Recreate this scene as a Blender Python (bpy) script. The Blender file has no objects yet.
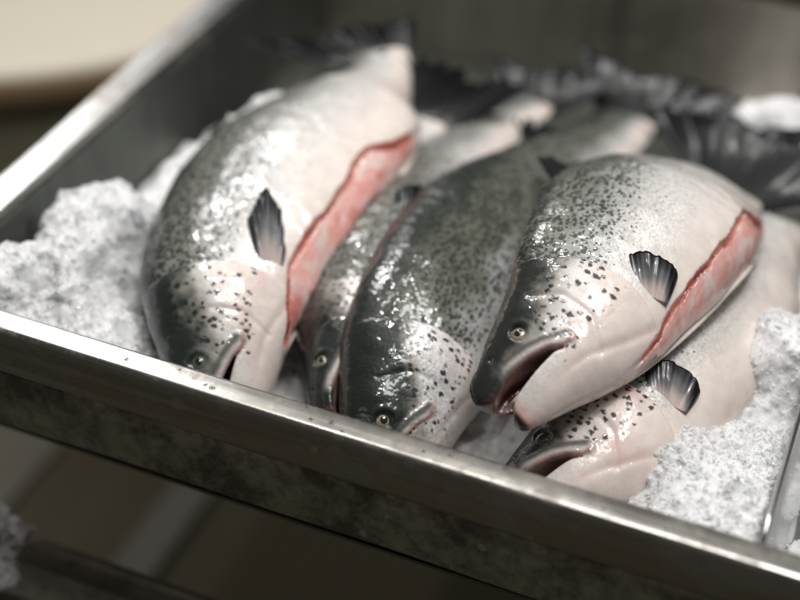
import bpy, math, random
import numpy as np
from mathutils import Matrix, Vector

# ------------------------------------------------------------------ camera, world, lamps, exposure
sc = bpy.context.scene
COL = sc.collection
M = [[0.9253814612, 0.2601063995, -0.2757060249], [0.3770183165, -0.5566680364, 0.7402552845],
     [0.0390684052, -0.7889647382, -0.6131951578]]
CAM = (0.26640835, -0.72850201, 0.72)
cam_d = bpy.data.cameras.new('camera'); cam = bpy.data.objects.new('camera', cam_d); COL.objects.link(cam)
mw = Matrix.Identity(4)
for r in range(3):
    mw[r][0] = M[r][0]; mw[r][1] = -M[r][1]; mw[r][2] = -M[r][2]; mw[r][3] = CAM[r]
cam.matrix_world = mw
cam_d.sensor_width = 36; cam_d.lens = 1504 / 800 * 36
cam_d.clip_start = 0.02; cam_d.clip_end = 60
cam_d.dof.use_dof = True
cam_d.dof.aperture_fstop = 1.75
_f = np.array([M[0][2], M[1][2], M[2][2]])
cam_d.dof.focus_distance = float((np.array((0.050, 0.105, 0.02)) - np.array(CAM)) @ _f)
sc.camera = cam
sc.render.resolution_x = 1024; sc.render.resolution_y = 768

world = bpy.data.worlds.new('World'); sc.world = world; world.use_nodes = True
wn = world.node_tree; wb = wn.nodes['Background']
wb.inputs[0].default_value = (0.50, 0.49, 0.46, 1); wb.inputs[1].default_value = 0.17

def area(name, loc, target, sx, sy, power, col=(1, 1, 1)):
    l = bpy.data.lights.new(name, 'AREA'); l.shape = 'RECTANGLE'; l.size = sx; l.size_y = sy
    l.energy = power; l.color = col
    o = bpy.data.objects.new(name, l); COL.objects.link(o); o.location = loc
    o.rotation_euler = (Vector(target) - Vector(loc)).to_track_quat('-Z', 'Y').to_euler()
    return o
area('lamp_window', (-1.22, 1.36, 1.35), (-0.1, 0.1, 0), 0.28, 0.45, 5.5, (1.0, 0.985, 0.97))
area('lamp_far', (-1.75, 2.5, 1.35), (-0.3, 0.3, 0), 0.5, 0.9, 3, (1.0, 0.985, 0.97))
area('lamp_ceiling', (0.35, 0.25, 1.9), (0.0, 0.2, 0), 1.0, 0.5, 22.5, (1.0, 0.995, 0.985))
for i, (x, y, z) in enumerate([(-0.55, 0.55, 1.7), (-1.05, 0.95, 1.35), (0.5, 0.5, 1.8), (0.0, -0.25, 2.1), (-0.2, 0.9, 1.75)]):
    area('lamp_spot', (x, y, z), (0.05, 0.2, 0), 0.07, 0.07, 5.0, (1.0, 0.98, 0.95))

sc.view_settings.view_transform = 'Standard'; sc.view_settings.look = 'None'
sc.view_settings.exposure = 0.0; sc.view_settings.gamma = 1.0
sc.cycles.use_denoising = True
sc.cycles.max_bounces = 8; sc.cycles.transmission_bounces = 6; sc.cycles.glossy_bounces = 4
sc.cycles.sample_clamp_indirect = 4

# ------------------------------------------------------------------ numpy helpers
def vn(p, seed=0):
    p = np.asarray(p, np.float64); i = np.floor(p).astype(np.int64); f = p - i; f = f * f * (3 - 2 * f)
    def h(a, b, c):
        n = (a * 73856093) ^ (b * 19349663) ^ (c * 83492791) ^ (seed * 2654435761)
        n = (n ^ (n >> 13)) * 1274126177; n = n ^ (n >> 16)
        return (n & 0xffff) / 32767.5 - 1
    r = 0
    for a in (0, 1):
        wa = f[..., 0] if a else 1 - f[..., 0]
        for b in (0, 1):
            wbb = f[..., 1] if b else 1 - f[..., 1]
            for c in (0, 1):
                wc = f[..., 2] if c else 1 - f[..., 2]
                r = r + wa * wbb * wc * h(i[..., 0] + a, i[..., 1] + b, i[..., 2] + c)
    return r
def fbm(p, o=4, seed=0):
    r = 0; a = 1.0; t = 0; p = np.asarray(p, np.float64)
    for k in range(o):
        r = r + a * vn(p * 2 ** k, seed + k * 17); t += a; a *= 0.5
    return r / t
def ss(a, b, x):
    t = np.clip((x - a) / (b - a), 0, 1); return t * t * (3 - 2 * t)
def mix(a, b, t):
    return a + (b - a) * t
def herm(x, ks, vs):
    ks = np.asarray(ks, float); vs = np.asarray(vs, float)
    d = np.diff(vs) / np.diff(ks); m = np.zeros_like(vs); m[0] = d[0]; m[-1] = d[-1]
    m[1:-1] = np.where(d[:-1] * d[1:] > 0, 2 * d[:-1] * d[1:] / (d[:-1] + d[1:] + 1e-12), 0)
    x = np.clip(x, ks[0], ks[-1]); i = np.clip(np.searchsorted(ks, x, side='right') - 1, 0, len(ks) - 2)
    h = ks[i + 1] - ks[i]; t = (x - ks[i]) / h
    return ((2*t**3-3*t**2+1)*vs[i] + (t**3-2*t**2+t)*h*m[i] + (-2*t**3+3*t**2)*vs[i+1] + (t**3-t**2)*h*m[i+1])
def smax(a, b, k):
    h = np.clip(0.5 + 0.5 * (a - b) / k, 0, 1); return b + (a - b) * h + k * h * (1 - h)
def smin(a, b, k):
    return -smax(-a, -b, k)
def polydist(x, y, pts):
    best = None
    for (ax, ay), (bx, by) in zip(pts[:-1], pts[1:]):
        dx, dy = bx - ax, by - ay
        t = np.clip(((x - ax) * dx + (y - ay) * dy) / (dx * dx + dy * dy), 0, 1)
        d = np.sqrt((x - ax - t * dx) ** 2 + (y - ay - t * dy) ** 2)
        best = d if best is None else np.minimum(best, d)
    return best

def make_mesh(name, V, F, mat, parent=None, cols=None, rest=None, msk=None, smooth=True):
    V = np.asarray(V, np.float32); F = np.asarray(F, np.int32); n = F.shape[1]
    me = bpy.data.meshes.new(name)
    me.vertices.add(len(V)); me.vertices.foreach_set('co', V.ravel())
    me.loops.add(F.size); me.loops.foreach_set('vertex_index', F.ravel())
    me.polygons.add(len(F)); me.polygons.foreach_set('loop_start', np.arange(0, F.size, n, dtype=np.int32))
    me.polygons.foreach_set('loop_total', np.full(len(F), n, np.int32))
    me.polygons.foreach_set('use_smooth', np.full(len(F), smooth))
    me.update(calc_edges=True)
    def attr(nm, tp, arr, k):
        a = me.attributes.new(nm, tp, 'POINT'); a.data.foreach_set(k, np.asarray(arr, np.float32).ravel())
    if cols is not None:
        attr('pig', 'FLOAT_COLOR', np.c_[cols, np.ones(len(V))], 'color')
    if msk is not None:
        attr('msk', 'FLOAT_COLOR', np.c_[msk, np.ones(len(V))], 'color')
    if rest is not None:
        attr('rest', 'FLOAT_VECTOR', rest, 'vector')
    me.materials.append(mat)
    o = bpy.data.objects.new(name, me); COL.objects.link(o)
    if parent is not None: o.parent = parent
    return o

def surfnets(X, Y, Z, D):
    s = D < 0
    nx, ny, nz = D.shape
    c = np.zeros((nx - 1, ny - 1, nz - 1), np.int8)
    for a in (0, 1):
        for b in (0, 1):
            for e in (0, 1):
                c += s[a:nx - 1 + a, b:ny - 1 + b, e:nz - 1 + e]
    act = (c > 0) & (c < 8)
    I, J, K = np.nonzero(act)
    ids = np.full(act.shape, -1, np.int32); ids[I, J, K] = np.arange(len(I))
    acc = np.zeros((len(I), 3)); cnt = np.zeros(len(I))
    corners = [(a, b, e) for a in (0, 1) for b in (0, 1) for e in (0, 1)]
    for p in corners:
        for ax in range(3):
            if p[ax] == 0:
                q = list(p); q[ax] = 1
                A = D[I + p[0], J + p[1], K + p[2]]; B = D[I + q[0], J + q[1], K + q[2]]
                m = (A < 0) != (B < 0)
                t = np.where(m, A / np.where(m, A - B, 1), 0)
                pa = np.stack([X[I + p[0]], Y[J + p[1]], Z[K + p[2]]], -1); pb = np.stack([X[I + q[0]], Y[J + q[1]], Z[K + q[2]]], -1)
                acc += np.where(m[:, None], pa + (pb - pa) * t[:, None], 0); cnt += m
    V = acc / cnt[:, None]
    Fs = []
    def quads(si, so, a, b, c4, d):
        f = np.stack([a, b, c4, d], -1)
        Fs.append(f[si & ~so]); Fs.append(f[so & ~si][:, ::-1])
    S0, S1 = s[:-1, 1:-1, 1:-1], s[1:, 1:-1, 1:-1]
    quads(S0, S1, ids[:, :-1, :-1], ids[:, 1:, :-1], ids[:, 1:, 1:], ids[:, :-1, 1:])
    S0, S1 = s[1:-1, :-1, 1:-1], s[1:-1, 1:, 1:-1]
    quads(S0, S1, ids[:-1, :, :-1], ids[:-1, :, 1:], ids[1:, :, 1:], ids[1:, :, :-1])
    S0, S1 = s[1:-1, 1:-1, :-1], s[1:-1, 1:-1, 1:]
    quads(S0, S1, ids[:-1, :-1, :], ids[1:, :-1, :], ids[1:, 1:, :], ids[:-1, 1:, :])
    return V, np.concatenate(Fs)

# ------------------------------------------------------------------ materials
def nodes(name):
    m = bpy.data.materials.new(name); m.use_nodes = True
    nt = m.node_tree; b = nt.nodes['Principled BSDF']
    return m, nt, b
def N(nt, t, **kw):
    n = nt.nodes.new(t)
    for k, v in kw.items():
        if k.startswith('i_'): n.inputs[int(k[2:])].default_value = v
        else: setattr(n, k, v)
    return n
def L(nt, a, b): nt.links.new(a, b)
def math_n(nt, op, a, b=None, clamp=False):
    n = nt.nodes.new('ShaderNodeMath'); n.operation = op; n.use_clamp = clamp
    for i, v in enumerate((a, b)):
        if v is None: continue
        if isinstance(v, (int, float)): n.inputs[i].default_value = v
        else: L(nt, v, n.inputs[i])
    return n.outputs[0]
def ramp(nt, fac, a, b, ca=(0, 0, 0, 1), cb=(1, 1, 1, 1)):
    n = nt.nodes.new('ShaderNodeValToRGB'); n.color_ramp.elements[0].position = a; n.color_ramp.elements[1].position = b
    n.color_ramp.elements[0].color = ca; n.color_ramp.elements[1].color = cb
    L(nt, fac, n.inputs[0]); return n.outputs[0]
def mixc(nt, fac, a, b, mode='MIX'):
    n = nt.nodes.new('ShaderNodeMix'); n.data_type = 'RGBA'; n.blend_type = mode
    for i, v in ((0, fac), (6, a), (7, b)):
        if isinstance(v, (int, float, tuple)): n.inputs[i].default_value = v
        else: L(nt, v, n.inputs[i])
    return n.outputs[2]
def noise(nt, vec, scale, detail=3, rough=0.5, dist=0):
    n = nt.nodes.new('ShaderNodeTexNoise'); n.inputs['Scale'].default_value = scale
    n.inputs['Detail'].default_value = detail; n.inputs['Roughness'].default_value = rough; n.inputs['Distortion'].default_value = dist
    if vec is not None: L(nt, vec, n.inputs['Vector'])
    return n
def attrn(nt, name):
    n = nt.nodes.new('ShaderNodeAttribute'); n.attribute_name = name; return n
def mapping(nt, vec, scale, rot=(0, 0, 0)):
    n = nt.nodes.new('ShaderNodeMapping'); n.inputs['Scale'].default_value = scale; n.inputs['Rotation'].default_value = rot
    L(nt, vec, n.inputs['Vector']); return n.outputs[0]

def fish_material(glitter=0.0):
    m, nt, b = nodes('salmon_skin')
    pig = attrn(nt, 'pig'); msk = attrn(nt, 'msk'); rest = attrn(nt, 'rest').outputs['Vector']
    sep = N(nt, 'ShaderNodeSeparateColor'); L(nt, msk.outputs['Color'], sep.inputs[0])
    hs, bs, sk = sep.outputs[0], sep.outputs[1], sep.outputs[2]
    flat = mapping(nt, rest, (1, 1, 0.55))
    wob = noise(nt, flat, 330, 3)
    off = N(nt, 'ShaderNodeVectorMath', operation='MULTIPLY_ADD'); L(nt, wob.outputs['Color'], off.inputs[0])
    off.inputs[1].default_value = (.0055, .0055, 0); L(nt, flat, off.inputs[2])
    def spots(scale, thr_lo, thr_hi, mask, stretch=(1, 1, 1), rot=(0, 0, 0), cap=0.44):
        v = N(nt, 'ShaderNodeTexVoronoi', feature='F1'); v.inputs['Scale'].default_value = scale
        v.inputs['Randomness'].default_value = 0.9
        L(nt, mapping(nt, off.outputs[0], stretch, rot), v.inputs['Vector'])
        s2 = N(nt, 'ShaderNodeSeparateColor'); L(nt, v.outputs['Color'], s2.inputs[0])
        thr = math_n(nt, 'MULTIPLY', math_n(nt, 'ADD', math_n(nt, 'MULTIPLY', s2.outputs[0], thr_hi - thr_lo), thr_lo), mask)
        thr = math_n(nt, 'MINIMUM', thr, cap)
        d = math_n(nt, 'SUBTRACT', thr, v.outputs['Distance'])
        return math_n(nt, 'MULTIPLY', d, 6.5, clamp=True)
    s1 = spots(165, 0.30, 0.52, hs)
    s2_ = spots(310, 0.38, 0.92, bs, (0.66, 1.15, 1), (0, 0, 0.40), 0.62)
    fine = noise(nt, flat, 420, 4, 0.65)
    med = noise(nt, flat, 90, 4, 0.6)
    var = ramp(nt, fine.outputs[0], 0.3, 0.72, (0.60, 0.60, 0.60, 1), (1.30, 1.30, 1.30, 1))
    base = mixc(nt, math_n(nt, 'MULTIPLY', sk, 0.9), pig.outputs['Color'], var, 'MULTIPLY')
    var2 = ramp(nt, med.outputs[0], 0.3, 0.7, (0.86, 0.85, 0.84, 1), (1.08, 1.06, 1.04, 1))
    base = mixc(nt, 0.7, base, var2, 'MULTIPLY')
    ink = (0.014, 0.017, 0.015, 1)
    base = mixc(nt, math_n(nt, 'MULTIPLY', s2_, 0.86), base, ink)
    base = mixc(nt, math_n(nt, 'MULTIPLY', s1, 0.95), base, ink)
    L(nt, base, b.inputs['Base Color'])
    b.inputs['Roughness'].default_value = 0.42
    b.inputs['Subsurface Weight'].default_value = 0.12; b.inputs['Subsurface Radius'].default_value = (0.012, 0.005, 0.003)
    b.inputs['Subsurface Scale'].default_value = 0.6
    b.inputs['Coat Weight'].default_value = 0.85; b.inputs['Coat Roughness'].default_value = 0.085
    L(nt, math_n(nt, 'MULTIPLY', sk, 0.15), b.inputs['Metallic']); b.inputs['Specular IOR Level'].default_value = 0.3
    # scale relief and a wet, slightly uneven surface
    sv = N(nt, 'ShaderNodeTexVoronoi', feature='F1'); sv.inputs['Scale'].default_value = 330
    L(nt, mapping(nt, flat, (1.0, 1.25, 0.6)), sv.inputs['Vector'])
    hgt = math_n(nt, 'ADD', math_n(nt, 'MULTIPLY', math_n(nt, 'MULTIPLY', sv.outputs['Distance'], -0.35), sk),
                 math_n(nt, 'ADD', math_n(nt, 'MULTIPLY', fine.outputs[0], 0.30), math_n(nt, 'MULTIPLY', med.outputs[0], 0.6)))
    bp = N(nt, 'ShaderNodeBump'); bp.inputs['Strength'].default_value = 0.32; bp.inputs['Distance'].default_value = 0.0018
    L(nt, hgt, bp.inputs['Height']); L(nt, bp.outputs[0], b.inputs['Normal'])
    wet = noise(nt, flat, 85, 2, 0.5)
    bp2 = N(nt, 'ShaderNodeBump'); bp2.inputs['Strength'].default_value = 0.42; bp2.inputs['Distance'].default_value = 0.0045
    gl = noise(nt, flat, 300, 2, 0.5)
    L(nt, math_n(nt, 'ADD', wet.outputs[0], math_n(nt, 'MULTIPLY', math_n(nt, 'MULTIPLY', gl.outputs[0], sk), 0.05)), bp2.inputs['Height'])
    L(nt, bp2.outputs[0], b.inputs['Coat Normal'])
    return m
SKIN = fish_material()

def fin_material():
    m, nt, b = nodes('fin_membrane')
    pig = attrn(nt, 'pig'); rest = attrn(nt, 'rest').outputs['Vector']
    st = noise(nt, mapping(nt, rest, (60, 3, 1)), 1.0, 3, 0.6)
    c = mixc(nt, 0.8, pig.outputs['Color'], ramp(nt, st.outputs[0], 0.3, 0.7, (0.80, 0.80, 0.80, 1), (1.2, 1.19, 1.18, 1)), 'MULTIPLY')
    L(nt, c, b.inputs['Base Color']); b.inputs['Roughness'].default_value = 0.3
    b.inputs['Coat Weight'].default_value = 0.5; b.inputs['Coat Roughness'].default_value = 0.14; b.inputs['Specular IOR Level'].default_value = 0.2
    bp = N(nt, 'ShaderNodeBump'); bp.inputs['Strength'].default_value = 0.4; bp.inputs['Distance'].default_value = 0.0008
    L(nt, st.outputs[0], bp.inputs['Height']); L(nt, bp.outputs[0], b.inputs['Normal'])
    return m
FIN = fin_material()
TAILFIN = FIN.copy(); TAILFIN.name = 'tail_membrane'; _b = TAILFIN.node_tree.nodes['Principled BSDF']; _b.inputs['Coat Weight'].default_value = .4; _b.inputs['Coat Roughness'].default_value = .16; _b.inputs['Roughness'].default_value = .5
for _n in TAILFIN.node_tree.nodes:
    if _n.type == 'VALTORGB': _n.color_ramp.elements[0].color = (.92, .92, .92, 1); _n.color_ramp.elements[1].color = (1.08, 1.08, 1.08, 1)
    if _n.type == 'BUMP': _n.inputs['Strength'].default_value = .15

def plain(name, col, rough, coat=0.0, metal=0.0):
    m, nt, b = nodes(name); b.inputs['Base Color'].default_value = (*col, 1); b.inputs['Roughness'].default_value = rough
    b.inputs['Coat Weight'].default_value = coat; b.inputs['Coat Roughness'].default_value = 0.03; b.inputs['Metallic'].default_value = metal
    return m
PUPIL = plain('pupil_black', (0.012, 0.016, 0.02), 0.08, 1.0)

def iris_material():
    m, nt, b = nodes('eye_iris')
    tc = N(nt, 'ShaderNodeTexCoord')
    n = noise(nt, tc.outputs['Object'], 700, 3)
    L(nt, ramp(nt, n.outputs[0], 0.3, 0.75, (0.11, 0.09, 0.055, 1), (0.46, 0.39, 0.26, 1)), b.inputs['Base Color'])
    b.inputs['Roughness'].default_value = 0.3; b.inputs['Coat Weight'].default_value = 1; b.inputs['Coat Roughness'].default_value = 0.03
    return m
IRIS = iris_material()
CLOUDY = plain('eye_clouded', (.10, .125, .10), .25, 1.0)

def steel(name, base, rlo, rhi, grain=(6, 260, 260), dirt=0.0, dirtcol=(0.05, 0.05, 0.035, 1), metal=1.0, spots=0.0, bump=0.15):
    m, nt, b = nodes(name)
    tc = N(nt, 'ShaderNodeTexCoord').outputs['Object']
    br = noise(nt, mapping(nt, tc, grain), 1.0, 4, 0.6)
    bl = noise(nt, tc, 14, 5, 0.62)
    bl2 = noise(nt, tc, 75, 5, 0.7)
    col = mixc(nt, 1.0, (*base, 1), ramp(nt, br.outputs[0], 0.3, 0.7, (0.82, 0.82, 0.82, 1), (1.1, 1.1, 1.1, 1)), 'MULTIPLY')
    mm = metal
    b.inputs['Metallic'].default_value = metal
    if dirt:
        f = ramp(nt, math_n(nt, 'ADD', math_n(nt, 'MULTIPLY', bl.outputs[0], 0.55), math_n(nt, 'MULTIPLY', bl2.outputs[0], 0.45)), 0.60 - 0.25 * dirt, 0.66 - 0.12 * dirt)
        col = mixc(nt, math_n(nt, 'MULTIPLY', f, 0.85), col, dirtcol)
        L(nt, math_n(nt, 'SUBTRACT', metal, math_n(nt, 'MULTIPLY', f, 0.7 * metal)), b.inputs['Metallic'])
    if spots:
        v = N(nt, 'ShaderNodeTexVoronoi', feature='F1'); v.inputs['Scale'].default_value = 55; L(nt, tc, v.inputs['Vector'])
        s2 = N(nt, 'ShaderNodeSeparateColor'); L(nt, v.outputs['Color'], s2.inputs[0])
        thr = math_n(nt, 'MULTIPLY', math_n(nt, 'SUBTRACT', s2.outputs[0], 0.72, True), spots)
        f = math_n(nt, 'MULTIPLY', math_n(nt, 'SUBTRACT', thr, v.outputs['Distance']), 30, True)
        col = mixc(nt, math_n(nt, 'MULTIPLY', f, 0.45), col, (0.62, 0.60, 0.50, 1))
    L(nt, col, b.inputs['Base Color'])
    mr = N(nt, 'ShaderNodeMapRange'); mr.inputs[3].default_value = rlo; mr.inputs[4].default_value = rhi
    mr.inputs[1].default_value = 0.3; mr.inputs[2].default_value = 0.7
    L(nt, math_n(nt, 'ADD', math_n(nt, 'MULTIPLY', bl.outputs[0], 0.6), math_n(nt, 'MULTIPLY', br.outputs[0], 0.4)), mr.inputs[0])
    L(nt, mr.outputs[0], b.inputs['Roughness'])
    bp = N(nt, 'ShaderNodeBump'); bp.inputs['Strength'].default_value = bump; bp.inputs['Distance'].default_value = 0.001
    L(nt, math_n(nt, 'ADD', br.outputs[0], math_n(nt, 'MULTIPLY', bl2.outputs[0], 0.8)), bp.inputs['Height']); L(nt, bp.outputs[0], b.inputs['Normal'])
    return m
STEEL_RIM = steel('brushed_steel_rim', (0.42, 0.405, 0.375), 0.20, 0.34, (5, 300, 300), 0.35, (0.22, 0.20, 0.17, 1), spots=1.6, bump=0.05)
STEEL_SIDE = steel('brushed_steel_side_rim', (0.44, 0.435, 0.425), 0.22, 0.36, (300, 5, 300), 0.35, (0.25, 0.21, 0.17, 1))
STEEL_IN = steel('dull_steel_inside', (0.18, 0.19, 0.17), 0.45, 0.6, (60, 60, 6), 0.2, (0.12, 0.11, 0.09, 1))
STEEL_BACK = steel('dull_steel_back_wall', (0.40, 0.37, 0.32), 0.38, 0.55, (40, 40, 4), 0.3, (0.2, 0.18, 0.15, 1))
STEEL_APRON = steel('tarnished_steel_apron', (0.40, 0.39, 0.29), 0.4, 0.62, (30, 90, 90), 0.75, (0.055, 0.050, 0.032, 1), 0.6, spots=1.0, bump=0.4)
STEEL_LOW = steel('dark_steel_lower_rail', (0.14, 0.135, 0.10), 0.4, 0.6, (30, 90, 90), 0.6, (0.03, 0.028, 0.02, 1), 0.7, bump=0.4)
STEEL_WIRE = steel('polished_steel_edge', (0.66, 0.66, 0.64), 0.15, 0.25, (200, 5, 200))

def ice_material(name, col, sssw, trans):
    m, nt, b = nodes(name)
    tc = N(nt, 'ShaderNodeTexCoord').outputs['Object']
    n1 = noise(nt, tc, 28, 4, 0.6); n2 = noise(nt, tc, 380, 4, 0.7)
    c = mixc(nt, 1.0, (*col, 1), ramp(nt, n1.outputs[0], 0.3, 0.7, (0.96, 0.955, 0.95, 1), (1.01, 1.01, 1.01, 1)), 'MULTIPLY')
    c = mixc(nt, 1.0, c, ramp(nt, n2.outputs[0], 0.3, 0.7, (0.92, 0.92, 0.93, 1), (1.03, 1.03, 1.03, 1)), 'MULTIPLY')
    L(nt, c, b.inputs['Base Color'])
    b.inputs['Roughness'].default_value = 0.28; b.inputs['IOR'].default_value = 1.31
    b.inputs['Subsurface Weight'].default_value = sssw; b.inputs['Subsurface Radius'].default_value = (0.02, 0.022, 0.024)
    b.inputs['Subsurface Scale'].default_value = 0.5
    b.inputs['Transmission Weight'].default_value = trans
    bp = N(nt, 'ShaderNodeBump'); bp.inputs['Strength'].default_value = 0.8; bp.inputs['Distance'].default_value = 0.002
    L(nt, n2.outputs[0], bp.inputs['Height']); L(nt, bp.outputs[0], b.inputs['Normal'])
    return m
ICE = ice_material('crushed_ice', (0.985, 0.985, 0.985), 0.8, 0.0)
def chip_material():
    m, nt, b = nodes('ice_grain'); b.inputs['Base Color'].default_value = (0.96, 0.963, 0.967, 1); b.inputs['Roughness'].default_value = 0.15
    tr = N(nt, 'ShaderNodeBsdfTranslucent'); tr.inputs[0].default_value = (0.96, 0.963, 0.967, 1)
    mx = N(nt, 'ShaderNodeMixShader'); mx.inputs[0].default_value = 0.5
    L(nt, b.outputs[0], mx.inputs[1]); L(nt, tr.outputs[0], mx.inputs[2]); L(nt, mx.outputs[0], nt.nodes['Material Output'].inputs[0])
    return m
CHIP = chip_material()

# ------------------------------------------------------------------ tagging
def tag(o, label=None, cat=None, group=None, kind=None):
    for k, v in (('label', label), ('category', cat), ('group', group), ('kind', kind)):
        if v: o[k] = v
    return o
def empty(name, loc):
    o = bpy.data.objects.new(name, None); COL.objects.link(o); o.location = loc; o.empty_display_size = 0.02
    bpy.context.view_layer.update()
    return o
def box(name, x0, x1, y0, y1, z0, z1, mat, parent=None, bevel=0.0, seg=3):
    V = [(x, y, z) for x in (x0, x1) for y in (y0, y1) for z in (z0, z1)]
    F = [(0, 1, 3, 2), (4, 6, 7, 5), (0, 4, 5, 1), (2, 3, 7, 6), (0, 2, 6, 4), (1, 5, 7, 3)]
    o = make_mesh(name, V, F, mat, parent, smooth=False)
    if bevel:
        md = o.modifiers.new('bevel', 'BEVEL'); md.width = bevel; md.segments = seg; md.limit_method = 'ANGLE'
        for p in o.data.polygons: p.use_smooth = True
        md.harden_normals = True
    return o
def sweep(name, prof, path0, path1, nseg, mat, parent=None, waver=0.0, closed=False, seed=0):
    """a bent-sheet profile (list of offsets) swept along a straight path, with faint waviness"""
    prof = np.array(prof, float); p0 = np.array(path0, float); p1 = np.array(path1, float)
    T = np.linspace(0, 1, nseg); n = len(prof); V = []
    for i, t in enumerate(T):
        c = p0 + (p1 - p0) * t
        V.append(prof + c)
    V = np.array(V).reshape(-1, 3)
    if waver:
        V[:, 2] += waver * vn(V * 9 + seed, seed); V[:, 1] += waver * vn(V * 9 + 50, seed)
    F = []
    rng = range(n if closed else n - 1)
    for i in range(nseg - 1):
        for j in rng:
            k = (j + 1) % n
            F.append((i * n + j, i * n + k, (i + 1) * n + k, (i + 1) * n + j))
    if closed:
        o = make_mesh(name, V, F, mat, parent)
    else:
        o = make_mesh(name, V, F, mat, parent)
        md = o.modifiers.new('sheet', 'SOLIDIFY'); md.thickness = 0.0012; md.offset = 1
    return o

def round_corner(pts, r=0.003, n=5):
    """round the corners of a 2D polyline"""
    pts = [np.array(p, float) for p in pts]; out = [pts[0]]
    for a, b, c in zip(pts[:-2], pts[1:-1], pts[2:]):
        u = (a - b) / np.linalg.norm(a - b); v = (c - b) / np.linalg.norm(c - b)
        rr = min(r, np.linalg.norm(a - b) * .45, np.linalg.norm(c - b) * .45)
        for t in np.linspace(0, 1, n):
            out.append((1 - t) ** 2 * (b + u * rr) + 2 * t * (1 - t) * b + t * t * (b + v * rr))
    out.append(pts[-1]); return out

# ------------------------------------------------------------------ setting: floor and the steel tray on its stand
bx = box('floor', -3.5, 3, -1.2, 4.5, -0.80, -0.76, None or plain('floor', (0.068, 0.057, 0.032), 0.9)); tag(bx, kind='structure')

TX0, TX1, TY1, TZ = -0.401, 0.52, 0.745, -0.13
tray = empty('display_tray', (0.0, 0.35, TZ))
tag(tray, 'deep stainless steel tray with a wide flat rim holding the salmon and ice', 'tray')
def tp(o):
    o.parent = tray; o.matrix_parent_inverse = tray.matrix_world.inverted(); return o
# front rim: inner wall drop, flat top, rounded nose, vertical face, small return
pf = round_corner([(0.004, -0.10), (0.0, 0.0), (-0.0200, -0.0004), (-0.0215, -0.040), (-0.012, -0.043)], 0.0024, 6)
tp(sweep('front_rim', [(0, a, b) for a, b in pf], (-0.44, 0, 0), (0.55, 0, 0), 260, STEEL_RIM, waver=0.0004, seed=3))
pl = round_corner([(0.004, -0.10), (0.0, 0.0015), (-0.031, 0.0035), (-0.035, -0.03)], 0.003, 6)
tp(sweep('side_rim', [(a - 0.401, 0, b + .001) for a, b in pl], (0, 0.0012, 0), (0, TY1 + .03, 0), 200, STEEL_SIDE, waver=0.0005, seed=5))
tp(sweep('rolled_bead', [(-0.4015 + 0.0016 * math.cos(a), 0, 0.0028 + 0.0016 * math.sin(a)) for a in np.linspace(0, 2 * math.pi, 9)[:-1]],
         (0, 0.004, 0), (0, TY1, 0), 80, STEEL_WIRE, closed=True))
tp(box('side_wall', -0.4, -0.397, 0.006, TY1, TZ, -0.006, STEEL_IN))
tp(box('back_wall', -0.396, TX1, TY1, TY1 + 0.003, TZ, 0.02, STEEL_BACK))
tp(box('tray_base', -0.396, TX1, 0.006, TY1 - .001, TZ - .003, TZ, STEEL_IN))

# the thin divider plate at the right with its rolled top edge
div = empty('divider_plate', (0.2555, 0.3, TZ))
tag(div, 'thin upright steel divider with a bright rounded top edge right of the ice', 'divider')
def dp(o):
    o.parent = div; o.matrix_parent_inverse = div.matrix_world.inverted(); return o
dp(box('plate', 0.2550, 0.2562, 0.010, 0.60, TZ + .001, -0.003, STEEL_IN))
path = [(0.2556, 0.0045, -0.030), (0.2556, 0.0055, -0.012), (0.2556, 0.010, -0.003), (0.2556, 0.03, -0.0005), (0.2556, 0.15, 0.0), (0.2556, 0.6, 0.0)]
V = []; F = []
for i, p in enumerate(path):
    q = np.array(path[min(i + 1, len(path) - 1)]) - np.array(path[max(i - 1, 0)]); q = q / np.linalg.norm(q)
    u = np.array((1, 0, 0)); w = np.cross(q, u)
    for a in np.linspace(0, 2 * math.pi, 11)[:-1]: V.append(np.array(p) + 0.0021 * (u * math.cos(a) + w * math.sin(a)))
for i in range(len(path) - 1):
    for j in range(10): F.append((i * 10 + j, i * 10 + (j + 1) % 10, i * 10 + 10 + (j + 1) % 10, i * 10 + 10 + j))
dp(make_mesh('rolled_edge', V, F, STEEL_WIRE))

# the stand: apron under the rim, lower shelf rail
apr = empty('stand_frame', (0, -0.015, -0.75))
tag(apr, 'dark tarnished steel stand frame under the tray with a flat front rail', 'stand')
def ap(o):
    o.parent = apr; o.matrix_parent_inverse = apr.matrix_world.inverted(); return o
pa = round_corner([(0.03, -0.053), (-0.010, -0.053), (-0.0135, -0.105), (0.02, -0.107)], 0.003, 5)
ap(sweep('front_rail', [(0, a, b) for a, b in pa], (-0.55, 0, 0), (0.62, 0, 0), 120, STEEL_APRON, waver=0.0007, seed=8))
ap(box('leg', -0.56, -0.525, 0.02, 0.055, -0.759, -0.05, STEEL_APRON, bevel=.003))
ap(box('leg', 0.625, 0.66, 0.02, 0.055, -0.759, -0.05, STEEL_APRON, bevel=.003))
pb = round_corner([(0.008, -0.262), (0.000, -0.250), (-0.008, -0.252), (-0.014, -0.272), (-0.045, -0.275), (-0.050, -0.32)], 0.003, 4)
ap(sweep('lower_rail', [(0, a, b) for a, b in pb], (-0.60, 0, 0), (0.62, 0, 0), 90, STEEL_LOW, waver=0.0006, seed=11))

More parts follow.
